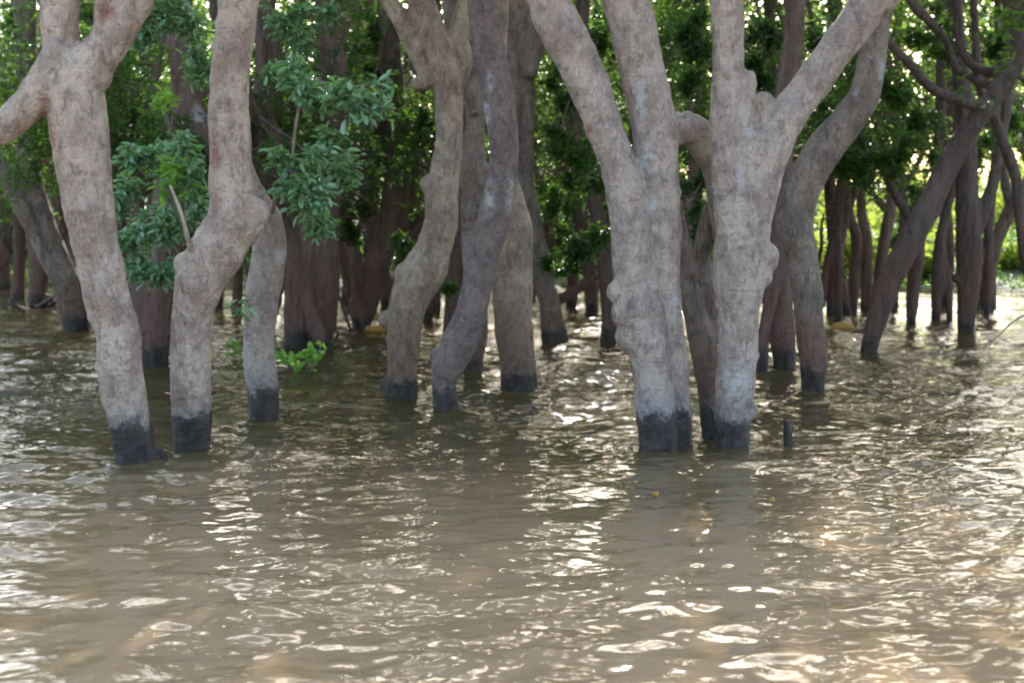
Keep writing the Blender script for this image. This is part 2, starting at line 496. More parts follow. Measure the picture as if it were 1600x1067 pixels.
# ------------------------------------------------------------------ water
def build_water():
    rng = np.random.default_rng(5)
    ny, nx = 1000, 1050
    iy = np.linspace(1 / 3.4, 1 / 46.0, ny); Yr = 1 / iy
    s = np.linspace(-.56, .56, nx)
    YY, SS = np.meshgrid(Yr, s, indexing='ij'); XX = SS * YY
    dY = np.gradient(Yr)[:, None]
    Z = np.zeros_like(XX)
    env = vnoise(np.stack([XX.ravel() * .35, YY.ravel() * .35, 0 * XX.ravel()], 1), 9).reshape(XX.shape)
    env2 = vnoise(np.stack([XX.ravel() * 1.1, YY.ravel() * 1.1, 0 * XX.ravel() + 4], 1), 11).reshape(XX.shape)
    far = np.clip((YY - 7) / 6, 0, 1)
    for i in range(84):
        lam = .085 * (1.9 / .085) ** (i / 83.0) ; lam *= rng.uniform(.93, 1.07)
        k = 2 * np.pi / lam
        th = rng.normal(-math.pi / 2 + .18, .36 if i % 3 else .65)
        sl = .041 * (.45 if lam > .7 else 1.0)
        a = sl / k
        wgt = np.clip(lam / (3.2 * dY) - .3, 0, 1)
        wx = XX + .02 * env2; wy = YY + .02 * env
        ph = k * (math.cos(th) * wx + math.sin(th) * wy) + rng.uniform(0, 6.28)
        e = (1 + .5 * env) * (1 + .55 * env2) if lam < .6 else (1 + .25 * env)
        e = e * ((.34 + 1.0 * far) if lam < .3 else (.40 + .66 * far))
        Z += a * wgt * e * np.sin(ph)
    edge = np.clip((.56 - np.abs(SS)) / .03, 0, 1) * np.clip((YY - 3.4) / .4, 0, 1) * np.clip((46 - YY) / 4, 0, 1)
    for t in TREES:                                    # rings where the trunks break the surface
        if t.location.y < 17:
            r = np.hypot(XX - t.location.x, YY - t.location.y)
            Z += .0045 * np.sin((r - .14) * 2 * np.pi / .11) * np.exp(-np.clip(r - .12, 0, None) / .22) * (1 + .5 * env2)
    Z *= edge
    V = np.stack([XX, YY, Z], -1).reshape(-1, 3)
    i = np.arange(ny - 1)[:, None] * nx; j = np.arange(nx - 1)[None, :]
    q = np.stack([i + j, i + j + 1, i + nx + j + 1, i + nx + j], -1).reshape(-1, 4)
    g = Geo(); g.add(V, q)
    # the rest of the lake, flush with the rippled part
    y0, y1, h = 3.4, 46.0, .56
    g.add([(-h * y0, y0, 0), (h * y0, y0, 0), (h * y1, y1, 0), (-h * y1, y1, 0),
           (-400, -300, 0), (400, -300, 0), (400, 500, 0), (-400, 500, 0)],
          [(4, 5, 1, 0), (5, 6, 2, 1), (6, 7, 3, 2), (7, 4, 0, 3)])
    me = g.mesh('water')
    m, N = new_mat('muddy_water')
    geo = N.n('ShaderNodeNewGeometry').outputs['Position']
    mp = N.n('ShaderNodeMapping', i_Vector=geo); mp.inputs['Scale'].default_value = (.55, 1.0, 1.0)
    n1 = N.noise(mp.outputs[0], 9.0, 2, .5, .6)
    n2 = N.noise(mp.outputs[0], 24.0, 2, .5, .4)
    patch = N.ramp(N.noise(geo, .55, 2, .5), .35, .65, .5, 1.35)
    h = N.math('ADD', N.math('MULTIPLY', n1, 1.0), N.math('MULTIPLY', n2, .30))
    h = N.math('MULTIPLY', h, patch)
    yy = N.n('ShaderNodeSeparateXYZ', i_0=geo).outputs[1]
    h = N.math('MULTIPLY', h, N.ramp(yy, 6.5, 14.0, .20, 1.7))
    bp = N.n('ShaderNodeBump', i_Height=h, i_Strength=1.0, i_Distance=.013)
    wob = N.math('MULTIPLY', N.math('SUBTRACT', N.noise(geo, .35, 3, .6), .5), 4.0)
    canopy_shade = N.ramp(N.math('ADD', N.n('ShaderNodeSeparateXYZ', i_0=geo).outputs[1], wob), 5.8, 11.0)
    c = N.mix(canopy_shade, (.285, .192, .100), (.062, .048, .018))  # shade under the trees painted into the water colour, darker with distance
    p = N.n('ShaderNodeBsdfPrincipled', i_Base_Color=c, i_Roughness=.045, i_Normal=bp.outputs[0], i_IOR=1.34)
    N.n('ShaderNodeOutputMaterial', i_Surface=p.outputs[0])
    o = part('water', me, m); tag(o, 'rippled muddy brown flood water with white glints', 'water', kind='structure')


def build_ground():
    nx, ny = 160, 70
    xs = np.concatenate([np.linspace(-300, -40, 20)[:-1], np.linspace(-40, 40, 120), np.linspace(40, 300, 21)[1:]]); nx = len(xs)
    ys = np.concatenate([np.linspace(27, 48, 50), np.linspace(50, 450, 20)]); ny = len(ys)
    YY, XX = np.meshgrid(ys, xs, indexing='ij')
    n = vnoise(np.stack([XX.ravel() * .35, YY.ravel() * .35, 0 * XX.ravel()], 1), 21).reshape(XX.shape)
    shore = 30.0 + 1.2 * np.sin(XX * .31) + 1.0 * n + np.where(XX < 5, 3.5, 0)
    Z = np.clip((YY - shore) * .16, -.4, 1.0 + .02 * (YY - 36)) + .05 * n + np.clip(YY - 60, 0, 40) * .03
    g = Geo(); i = np.arange(ny - 1)[:, None] * nx; j = np.arange(nx - 1)[None, :]
    g.add(np.stack([XX, YY, Z], -1).reshape(-1, 3), np.stack([i + j, i + j + 1, i + nx + j + 1, i + nx + j], -1).reshape(-1, 4))
    m = flat_mat('bank_soil', (.05, .085, .02), (.09, .08, .035), 1.2)
    o = part('ground', g.mesh('ground'), m); tag(o, 'low green bank at the far edge of the flood water', 'ground', kind='structure')
build_ground()

# ------------------------------------------------------------------ the traced trees, near to far
T = tree
T([[(213,722,60),(207,690,62),(201,655,62),(190,605,70),(187,560,70),(183,520,68),(168,470,71),(158,420,73),(147,370,76),(137,300,82),(127,240,88),(121,190,94),(117,150,94),(122,120,84),(148,92,66),(176,60,56),(202,18,52),(222,-40,48)],
   [(120,135,80),(96,80,58,.05),(92,30,60,.05),(94,-40,60,.05)],
   [(100,78,52,-.02),(80,110,50,-.05),(52,152,54,-.08),(15,192,56,-.1),(-40,225,52,-.1)],
   [(150,85,40),(158,45,30,-.03),(163,12,34,-.03)]],
  'thick pale bent trunk at the left front, forking overhead with one limb sagging left', 'pale', .27, .015, .017,
  knobs=[(244,714,15,.0,(1.2,1,1)),(168,575,20),(207,540,14),(92,150,26),(152,120,24)], scars=[(78,160,16,30),(86,210,12,30),(165,18,22,20),(122,52,16,10)], lich=[(90,122,12,8)], seed=11, cut=())

T([[(299,703,57),(300,650,62),(297,600,62),(297,540,64),(303,485,66),(317,435,82),(338,395,92),(362,345,82),(362,300,70),(359,240,62),(358,180,60),(359,120,60),(365,70,64),(371,10,61),(375,-40,58)],
   [(345,390,70),(385,350,60),(398,325,40)],[(318,430,70),(292,408,44)],[(330,390,50,.03),(350,330,50,.03),(345,290,30,.03)]],
  'pale trunk with a broad elbow, second from left at the front', 'pale', .26, .015, .017,
  knobs=[(292,412,21),(398,332,24),(342,75,14)], thin=[[(300,400,9,-.1),(285,340,6,-.15),(266,290,4,-.18)]], scars=[(340,240,10,40)], seed=12)

T([[(414,656,50),(410,610,52),(405,560,50),(406,510,52),(412,450,58),(420,400,56),(418,350,50),(402,315,40),(385,280,36),(374,230,30),(366,120,30),(372,10,30),(376,-40,30)],],
  'grey leg of trunk with a white lichen fleck, just behind the elbow-bent pale trunk', 'grey', .24, .016, .011,
  knobs=[(436,395,12)], lich=[(438,400,13,14)],
  sprays=[(455,115,10.9,58,26,34),(520,135,10.7,72,36,66),(560,165,10.6,52,38,44),(596,133,10.7,26,7,5),(450,270,10.8,50,38,46),(500,285,10.6,66,48,74),(545,262,10.7,40,14,12),(478,345,10.8,34,32,26),(520,220,10.8,26,40,14),(372,480,10.9,10,8,3)],
  thin=[[(422,345,8),(434,300,6,-.3),(455,280,5,-.5),(495,285,4,-.7)],[(455,280,5,-.5),(462,200,5,-.6),(480,140,5,-.6),(530,138,4,-.7),(585,132,3,-.7)]], seed=13)

T([[(1027,697,60),(1023,640,62),(1018,580,64),(1010,525,70),(1000,475,74),(990,410,66),(985,350,64),(976,300,62),(962,249,60),(936,180,64),(908,107,68),(886,65,72),(868,30,68),(852,-5,64),(840,-40,60)],
   [(1058,697,50,.12),(1054,640,50,.12),(1050,570,52,.12),(1044,500,50,.12),(1036,430,56,.12),(1030,350,66,.12),(1028,280,68,.12),(1024,205,74,.12),(1012,140,72,.12),(1000,90,70,.12),(988,40,70,.12),(977,0,72,.12),(968,-40,70,.12)],
   [(1035,215,50,.15),(1070,200,56,.25),(1100,225,52,.35),(1122,275,44,.45),(1130,340,40,.5),(1135,390,36,.5)]],
  'double grey trunk fused at the foot with a white streak, right of centre', 'grey', .23, .015, .016,
  knobs=[(984,528,25),(966,456,19),(990,490,34),(1088,205,26,.3)], lich=[(1000,165,11,62),(1008,245,18,30),(1016,320,16,20),(1020,640,34,26),(1000,660,28,20),(1060,480,20,30)], scars=[(986,315,9,8),(918,203,10,12)], seed=14)

T([[(1144,697,56),(1143,650,60),(1149,590,62),(1152,540,62),(1152,490,62),(1154,440,82),(1157,395,88),(1166,345,84),(1182,300,76),(1198,245,72),(1224,192,64),(1262,140,60),(1311,71,58),(1362,0,58),(1392,-40,56)],
   [(1150,410,60,-.04),(1144,330,62,-.04),(1141,260,62,-.04),(1139,190,58,-.04),(1138,120,54,-.04),(1138,60,54,-.04),(1135,0,56,-.04),(1133,-40,56,-.04)],
   [(1160,300,50,-.06),(1163,230,44,-.06),(1160,180,34,-.06),(1167,145,28,-.06),(1171,126,30,-.06)],
   [(1186,240,36),(1192,205,34),(1194,165,32)]],
  'pale forked trunk with two blunt cut stubs in its fork, long limb reaching up right', 'grey', .20, .015, .016,
  knobs=[(1171,122,14,-.06),(1194,158,16),(1199,398,19),(1204,412,12),(1186,430,20),(1164,640,20)], lich=[(1152,275,12,60),(1150,600,34,40),(1168,190,10,40)], seed=15)

T([[(1111,697,26),(1112,640,38),(1106,580,42),(1097,530,44),(1084,480,36),(1076,435,28),(1068,390,28),(1055,340,30),(1040,290,30)],[(1120,530,34,.1),(1118,480,30,.1),(1103,440,30,.1),(1098,390,30,.1),(1108,340,28,.1),(1130,290,28,.1)]],
  'narrow shaded trunk wedged between the double grey trunk and the forked one', 'mid', .22, .016, .01, crown=False, seed=16, lich=[(1112,660,14,40)], Y=10.6)

T([[(628,622,52),(628,580,48),(630,540,52),(632,500,58),(645,455,64),(664,420,70),(680,382,56),(689,345,54),(691,300,54),(697,262,46),(702,225,42),(701,150,44),(692,95,46),(670,40,44),(656,0,42),(646,-40,40)],
   [(680,130,34),(656,88,31),(631,42,30),(604,-5,28),(585,-40,26)],
   [(703,140,34),(722,100,32,.05),(716,60,32,.05),(727,10,30,.05),(733,-40,28,.05)],
   [(668,130,20),(652,133,18)]],
  'knobbly twisting pale trunk left of centre with a knee-like bulge halfway down', 'tan', .17, .016, .013,
  knobs=[(606,500,17),(637,430,22),(672,290,16),(650,132,10),(606,600,12,.05),(672,80,16)], seed=17, crown_len=2.4)

T([[(696,637,38),(694,600,38),(700,572,52),(718,535,58),(735,492,50),(747,440,48),(757,390,50),(771,340,48),(780,292,48),(788,245,46),(784,190,48),(775,130,50),(765,80,50),(758,30,52),(754,-40,52)]],
  'smooth purplish trunk with a heel-shaped kink just above the water', 'plum', .16, .016, .009,
  knobs=[(683,556,13)], lich=[(766,310,10,34),(766,130,8,22),(796,300,8,40),(760,180,8,40)], seed=18, grain=1.0)

T([[(812,611,58),(808,560,59),(803,510,64),(800,455,65),(802,400,62),(805,355,52),(800,315,40,.05),(791,260,30,.1),(786,200,28,.15),(780,100,26,.2),(782,0,26,.2),(784,-40,26,.2)]],
  'stout cracked tan trunk with a flaking hollow, standing right of the purplish trunk', 'tan', .17, .016, .014,
  knobs=[(778,470,12),(826,500,8)], seed=19, grain=.3)

T([[(738,583,34,.0),(744,520,38,.0),(742,450,38,.0),(738,380,38,.3),(738,320,42,.3),(736,270,50,.3),(742,215,32,.3),(742,150,34,.3),(736,80,36,.3),(742,0,42,.3),(745,-40,40,.3)],
   [(736,275,44,.3),(716,240,36,.3),(708,200,20,.3)],[(742,280,40,.3),(770,300,34,.3)],[(742,180,24,.2),(722,120,22,.2),(708,60,24,.2),(700,-40,24,.2)],[(745,170,22,.35),(752,110,22,.35),(748,40,24,.35),(752,-40,24,.35)]],
  'reddish brown trunk squeezed behind the knobbly and the purplish trunks', 'mid', .16, .018, .02, knobs=[(742,272,22,.3)], seed=20)

T([[(868,536,38),(860,490,34),(849,430,36),(834,370,38),(821,300,30),(822,230,28),(824,165,30),(818,100,44),(812,40,60),(818,-40,66)],[(872,533,30),(886,534,14)],
   [(806,215,14,-.1),(802,150,22,-.1),(800,90,30,-.1),(786,30,34,-.1),(780,-40,36,-.1)],[(828,120,26,-.15),(836,60,34,-.15),(846,-30,40,-.15)]],
  'grooved brown trunk swelling towards its top, foot flared to the right, centre', 'mid', .16, .02, .024, seed=21, grain=.1)

T([[(1270,608,42),(1270,560,45),(1264,505,47),(1261,450,50),(1252,400,53),(1242,345,57),(1256,292,58),(1285,238,58),(1320,192,56),(1349,150,52),(1361,100,46),(1366,60,40),(1376,15,36),(1388,-40,34)],
   [(1235,350,40),(1240,400,30)]],
  'brown trunk curving up right behind the long pale limb', 'mid', .17, .017, .013, knobs=[(1253,380,16,-.1)], lich=[(1376,118,10,36),(1335,150,8,10),(1358,90,12,12)], seed=22, grain=.4)

T([[(1225,574,36),(1222,520,42),(1218,455,38),(1221,400,34),(1228,340,30),(1240,280,26)]], 'short brown trunk half hidden behind the curving trunk', 'brown', .18, .02, .012, seed=23, crown=False)
T([[(1190,578,18),(1194,520,20),(1206,460,24),(1217,400,28),(1221,300,32),(1224,200,34),(1231,120,34),(1240,50,31),(1242,-40,28)],
   [(1226,185,26),(1262,130,26),(1296,85,24),(1322,40,22),(1345,-20,20)]], 'dark trunk rising behind the forked trunk, its branch running alongside the long pale limb', 'brown', .16, .02, .012, seed=24)

# ---- middle distance
T([[(242,572,46),(239,510,58),(237,445,66),(248,385,64),(266,310,54),(283,220,46),(288,130,44),(284,60,44),(280,-40,42)],
   [(289,100,34),(303,160,26),(318,200,22),(334,245,20)]],
  'broad red-brown trunk behind the leafy bush, between the two pale left trunks', 'brown', .2, .02, .022, lich=[(310,185,14,28)], seed=25, grain=.2,
  sprays=[(200,228,12.2,34,26,26),(240,265,12.3,66,50,60),(290,245,12.0,46,50,48),(200,320,12.5,36,50,40),(250,345,12.1,66,56,70),(305,330,12.2,28,64,36),(215,395,12.2,42,40,40),(262,412,12.1,54,30,34),(262,40,12.2,60,46,110),(315,95,12.3,34,50,60),(235,5,12.4,36,30,50)])
T([[(190,546,30),(188,460,32),(184,380,30),(182,280,32),(182,190,32),(182,120,34),(186,60,36),(192,-40,38)]], 'grey-brown trunk showing just right of the pale left trunk', 'brown', .2, .02, .012, seed=26)
T([[(121,517,44),(110,455,50),(88,400,38),(70,350,34),(48,280,34),(40,210,36),(42,150,34),(40,60,34),(38,-40,34)],
   [(112,470,30,-.1),(75,405,26,-.12),(45,345,26,-.14),(18,290,26,-.16),(-8,240,24,-.16),(-30,190,22,-.16)]],
  'two-stemmed trunk at far left, one stem pale and leaning left', 'mid', .18, .02, .012, seed=27, lich=[(62,385,8,10)])
T([[(480,542,76),(482,490,80),(487,425,84),(490,370,80),(508,310,46),(519,250,36),(523,190,34),(525,120,38),(520,55,42),(512,-5,44),(505,-40,44)],
   [(475,400,60),(455,350,50),(428,290,50),(413,220,47),(418,150,44),(421,80,42),(414,10,40),(410,-40,38)]],
  'wide brown forked trunk rising behind the leafy sprays, left of centre', 'brown', .2, .022, .024, seed=28, grain=.12,
  sprays=[(440,55,15,44,44,60),(470,15,15,46,26,40),(420,110,15,26,40,26)])
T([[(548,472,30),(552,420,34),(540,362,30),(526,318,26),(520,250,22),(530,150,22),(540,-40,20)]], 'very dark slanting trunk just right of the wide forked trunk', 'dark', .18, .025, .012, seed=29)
T([[(565,513,28),(568,478,46),(584,430,42),(600,382,42),(614,330,44),(621,270,44),(620,200,42),(614,130,38),(608,60,34),(604,-40,32)],
   [(628,175,34),(596,185,34),(568,230,32),(548,280,28),(538,340,24)],[(630,160,30),(660,205,24),(690,250,22)]],
  'shaded brown trunk with a swollen foot and crossing limbs, left of the knobbly trunk', 'brown', .14, .022, .014, seed=30, knobs=[(628,170,18)], grain=.2)
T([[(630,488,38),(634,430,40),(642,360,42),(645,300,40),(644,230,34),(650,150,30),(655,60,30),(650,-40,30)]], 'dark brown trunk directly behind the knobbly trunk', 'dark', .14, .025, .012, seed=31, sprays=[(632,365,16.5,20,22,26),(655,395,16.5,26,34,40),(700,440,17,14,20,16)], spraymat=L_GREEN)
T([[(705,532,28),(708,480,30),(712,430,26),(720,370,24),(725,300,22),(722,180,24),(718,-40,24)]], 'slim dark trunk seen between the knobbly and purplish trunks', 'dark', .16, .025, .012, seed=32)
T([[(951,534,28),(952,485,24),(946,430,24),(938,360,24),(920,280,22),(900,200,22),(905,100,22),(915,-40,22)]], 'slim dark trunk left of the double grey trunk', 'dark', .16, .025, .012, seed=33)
T([[(612,480,32),(592,410,28),(577,320,27),(570,220,27),(560,110,25),(552,-40,25)],[(574,250,18),(610,190,16),(650,140,14),(690,60,12)]], 'brown trunk in shade just left of the trunk with the swollen foot', 'brown', .12, .026, .018, seed=51, grain=.12, sprays=[(590,140,19.5,30,24,24)], spraymat=L_GREEN)
T([[(462,478,22),(452,400,22),(440,300,22),(446,200,22),(462,100,22),(470,-40,22)],[(444,230,14),(480,170,13),(560,90,12),(600,20,10)]], 'slim brown stem behind the fork of the wide trunk', 'brown', .12, .026, .015, seed=52, grain=.12)
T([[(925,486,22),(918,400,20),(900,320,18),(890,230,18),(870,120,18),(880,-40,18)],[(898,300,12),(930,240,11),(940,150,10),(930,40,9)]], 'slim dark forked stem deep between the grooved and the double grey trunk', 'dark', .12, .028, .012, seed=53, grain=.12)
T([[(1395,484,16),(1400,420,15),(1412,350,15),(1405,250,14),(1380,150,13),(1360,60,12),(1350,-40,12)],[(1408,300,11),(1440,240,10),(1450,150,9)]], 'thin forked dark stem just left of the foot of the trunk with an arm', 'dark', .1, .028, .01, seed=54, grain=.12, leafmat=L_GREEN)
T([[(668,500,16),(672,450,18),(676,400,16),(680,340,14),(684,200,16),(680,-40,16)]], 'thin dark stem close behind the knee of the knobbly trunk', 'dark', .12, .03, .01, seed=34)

# ---- right side
T([[(1357,550,27),(1369,500,34),(1390,440,40),(1420,380,41),(1452,320,39),(1480,262,37),(1510,210,34),(1545,160,32),(1576,115,32),(1594,60,40),(1590,0,48),(1586,-40,50)],
   [(1560,130,13,.2),(1540,133,12,.3),(1515,120,12,.3),(1493,104,12,.2),(1473,57,12,.1),(1430,10,14,0),(1400,-40,14)],
   [(1540,170,17,-.1),(1500,158,16,-.1),(1455,138,15,-.2),(1418,97,14,-.3),(1392,70,13,-.3),(1375,50,18,-.3)],
   [(1580,110,20,.2),(1540,112,15,.3),(1510,92,15,.3),(1497,50,15,.3),(1493,-40,15,.3)]],
  'dark trunk leaning steeply to the right with thin branches crossing above it', 'dark', .12, .02, .011, seed=35, knobs=[(1378,442,10)], grain=.4,leafmat=L_GREEN)
T([[(1510,519,27),(1512,465,34),(1514,400,40),(1512,340,38),(1510,290,34),(1511,230,30),(1505,150,28),(1495,60,26),(1490,-40,24)],
   [(1520,370,24),(1540,320,20),(1553,280,18),(1562,230,16),(1575,150,16),(1585,-40,16)],[(1508,440,26),(1490,432,14)]],
  'upright trunk with a stubby side knob at the right, behind the leaning trunk', 'dark', .12, .024, .012, seed=36, leafmat=L_GREEN)
T([[(1542,492,10),(1545,430,13),(1545,370,14),(1550,310,13),(1556,220,12),(1560,-40,12)]], 'thin stem standing right of the trunk with the side knob', 'dark', .12, .03, .008, seed=37, leafmat=L_GREEN)
T([[(1424,507,16),(1426,460,22),(1431,410,24),(1434,372,24),(1452,330,18),(1462,280,16),(1470,150,16),(1470,-40,16)],[(1432,365,18),(1415,332,15),(1394,295,14),(1372,250,13),(1345,215,12),(1320,150,10)]],
  'dark trunk with an arm branching up left, crossed by the leaning trunk', 'dark', .1, .026, .01, seed=38, leafmat=L_GREEN)
T([[(1462,499,16),(1465,440,20),(1468,385,20),(1480,325,16),(1492,260,14),(1500,-40,14)],[(1484,495,12),(1480,440,14),(1472,390,14)]], 'dark twin-footed stem right of the leaning trunk', 'dark', .1, .028, .01, seed=39, leafmat=L_GREEN)
T([[(1310,498,12),(1311,430,14),(1306,365,18),(1312,310,20),(1322,250,18),(1332,180,14),(1340,-40,14)],[(1285,480,10),(1291,420,14),(1302,372,15)]], 'slender two-legged dark tree right of the curving trunk', 'dark', .1, .026, .01, seed=40, leafmat=L_GREEN)
T([[(1333,486,15),(1335,430,18),(1338,370,18),(1326,325,14),(1318,200,12),(1310,-40,12)]], 'leftmost of three reddish stems standing in a row far right of centre', 'brown', .08, .028, .01, seed=41, leafmat=L_GREEN)
T([[(1353,483,17),(1354,430,19),(1352,370,22),(1346,318,16),(1350,200,14),(1355,-40,12)]], 'middle of three reddish stems standing in a row far right of centre', 'brown', .08, .028, .01, seed=42, leafmat=L_GREEN)
T([[(1367,480,14),(1372,430,16),(1378,380,14),(1388,330,14),(1396,280,12),(1400,150,12),(1405,-40,12)]], 'rightmost of three reddish stems standing in a row far right of centre', 'brown', .08, .028, .01, seed=43, leafmat=L_GREEN)
T([[(1640,560,30),(1625,480,30),(1605,400,24),(1595,330,20),(1585,270,18),(1560,200,16),(1530,120,14),(1520,-40,12)]], 'dark stem bowing in from the right edge above the sunlit clearing', 'dark', .1, .024, .01, seed=44, leafmat=L_GREEN, Y=19)
T([[(58,473,26),(60,420,30),(58,350,30),(62,280,28),(70,180,26),(75,-40,26)]], 'brown trunk in shade at the left, standing beside a leafless snag', 'brown', .1, .026, .012, seed=45, knobs=[(75,470,10)])
T([[(5,452,22),(4,400,24),(8,330,24),(2,230,24),(10,120,30),(28,40,34),(42,-40,34)]], 'dark trunk at the extreme left edge', 'dark', .1, .026, .012, seed=46)
T([[(95,455,14),(98,380,16),(100,300,16),(110,150,16),(115,-40,16)]], 'thin shaded stem behind the two-stemmed left trunk', 'dark', .1, .028, .01, seed=47)
T([[(222,500,20),(230,400,20),(244,260,18),(249,170,17),(240,105,16),(222,80,14),(205,66,12),(180,40,10)]], 'dark stem arching over to the left above the leafy bush', 'dark', .1, .024, .01, seed=48, crown=False)
T([[(338,478,22),(342,400,22),(350,250,20),(345,100,20),(330,-40,20)]], 'shaded stem peeping between the second and third left trunks', 'dark', .12, .028, .01, seed=49)
T([[(518,500,18),(522,440,20),(515,370,22),(505,280,20),(500,-40,20)]], 'dark stem just right of the wide forked trunk, close to its foot', 'dark', .12, .028, .01, seed=50)

# fallen log lying in the shallows
def log_():
    g = Geo(); Yl = 20.5
    P = [np.array(at(x, y, Yl)) for x, y in ((858,478),(885,462),(912,446),(938,430))]
    tube(g, P, [.10, .085, .075, .05], 12, .1); tube(g, [P[2], P[2] + np.array([.1, .1, .4])], [.04, .02], 8)
    me = fuse(g, .025); roughen(me, .012, 5)
    o = part('fallen_log', me, M['dark']); o['wet'] = .06
    tag(o, 'dark log slanting out of the glittering water left of the double grey trunk', 'log')
log_()

# stake standing in the water
def stake():
    g = Geo(); Y0 = depth_of(700); a = at(1230, 700, Y0)
    x, y = a.x, a.y
    tube(g, [(x, y, -.4), (x + .003, y, 0), (x, y, .12), (x - .008, y, .20)], [.036, .035, .032, .026], 12, .05)
    ball(g, (x + .03, y, .05), .018)
    me = fuse(g, .008); roughen(me, .004, 8)
    o = part('broken_stake', me, M['dark']); o['wet'] = .5
    tag(o, 'short black broken stake poking out of the water right of the forked trunk', 'stake')
stake()

def snag():
    rng = np.random.default_rng(3); g = Geo(); a = at(62, 478, 25.0)
    for k in range(9):
        d = np.array([rng.uniform(-.8, 1.0), rng.uniform(-.3, .3), rng.uniform(.1, .5)])
        p = np.array([a.x, a.y, -.1]) + rng.normal(0, .06, 3)
        tube(g, [p, p + d * .35 + rng.normal(0, .04, 3), p + d * .7], [.05, .035, .012], 7, .1)
    me = g.mesh('root_snag'); roughen(me, .01, 4)
    o = part('root_snag', me, M['dark']); o['wet'] = .1
    tag(o, 'tangled dark roots breaking the water at the foot of a left background trunk', 'roots')
snag()

# bright green sprigs at the waterline
def sprig(px, py, Y, spec, label):
    rng = np.random.default_rng(int(px)); a = at(px, py, Y)
    root = empty('leafy_sprig', (a.x, a.y, 0), label, 'sprig')
    g = Geo(); tw = Geo()
    b = np.array([a.x, a.y, -.1])
    for (ex, ey, n, ln) in spec:
        e = np.array(at(ex, ey, Y + rng.uniform(-.1, .1)))
        m = (b + e) / 2 + np.array([0, 0, .03])
        tube(tw, [b, m, e], [.008, .006, .003], 6, .05, cap=False)
        d = e - b; d /= np.linalg.norm(d)
        C, D = [], []
        for i in range(n):
            t = .55 + .45 * i / max(1, n - 1)
            C.append(b * (1 - t) + e * t + (m - (b + e) / 2) * (1 - abs(2 * t - 1)))
            D.append(d * .5 + np.array([rng.normal(0, .9), rng.normal(0, .5), rng.normal(.1, .5)]))
        leaves(g, np.array(C), np.array(D), np.tile([0., -.7, .8], (n, 1)) + rng.normal(0, .3, (n, 3)), np.full(n, ln) * rng.uniform(.75, 1.15, n), np.full(n, ln * .46), .15, .25)
    part('leaves', g.mesh('leaves'), L_LIME, root); part('stem', tw.mesh('stem'), TWIG, root)
sprig(475, 585, depth_of(588), [(440,555,10,.12),(458,562,10,.13),(488,545,14,.13),(500,560,8,.12),(505,535,7,.10),(468,575,6,.12)], 'bright lime green leafy sprig just above the water between grey leg and wide trunk')
sprig(368, 560, depth_of(565), [(362,538,9,.10),(374,548,7,.10),(377,530,5,.08)], 'small lime green sprig at the waterline beside the grey leg of trunk')
def bare_twig():
    g = Geo(); Y0 = 14.5
    P = [np.array(at(x, y, Y0)) for x, y in ((1535,545),(1560,525),(1580,505),(1605,490),(1640,470))]
    tube(g, P, [.006, .007, .009, .011, .014], 6, .1); o = part('bare_twig', g.mesh('bare_twig'), TWIG)
    tag(o, 'thin bare twig dipping into the water at the right edge', 'twig')
bare_twig()

# floating yellow things and fallen leaves
def floater(px, py, wpx, label, leafy=False):
    Y0 = depth_of(py); a = at(px, py, Y0); w_ = wpx * Y0 / F
    n = 14; V = []
    for r_, z in ((1.0, .02 if not leafy else .006), (.8, .09 if not leafy else .012), (.35, .11 if not leafy else .006)):
        for k in range(n):
            t = 2 * math.pi * k / n; e = 1 + .12 * math.sin(3 * t + px)
            V.append((a.x + math.cos(t) * w_ / 2 * r_ * e, a.y + math.sin(t) * (w_ * .16 if not leafy else w_ * .32) * r_, z + (.012 * math.sin(2 * t + px) if leafy else 0)))
    V.append((a.x, a.y, .062 if not leafy else .01)); V.append((a.x, a.y, -.02))
    q = [(r0 * n + k, r0 * n + (k + 1) % n, (r0 + 1) * n + (k + 1) % n, (r0 + 1) * n + k) for r0 in (0, 1) for k in range(n)]
    t = [(2 * n + k, 2 * n + (k + 1) % n, 3 * n) for k in range(n)] + [((k + 1) % n, k, 3 * n + 1) for k in range(n)]
    g = Geo(); g.add(V, q, t)
    return g.mesh('float')
for px, py, wp, nm, lb, ct, lf in (
    (585, 520, 34, 'floating_frond', 'orange-yellow strip of dead frond afloat left of the knobbly trunk', 'frond', False),
    (1318, 515, 38, 'floating_frond', 'orange-yellow strip of dead frond afloat right of the curving trunk', 'frond', False),
    (1024, 773, 11, 'floating_leaf', 'small orange leaf afloat below the double grey trunk', 'leaf', True),
    (1206, 782, 10, 'floating_leaf', 'small orange leaf afloat below the broken stake', 'leaf', True),
    (1416, 784, 14, 'floating_leaf', 'small orange leaf afloat in open water at the right', 'leaf', True)):
    me = floater(px, py, wp, lb, lf); o = part(nm, me, YELLOW); tag(o, lb, ct)

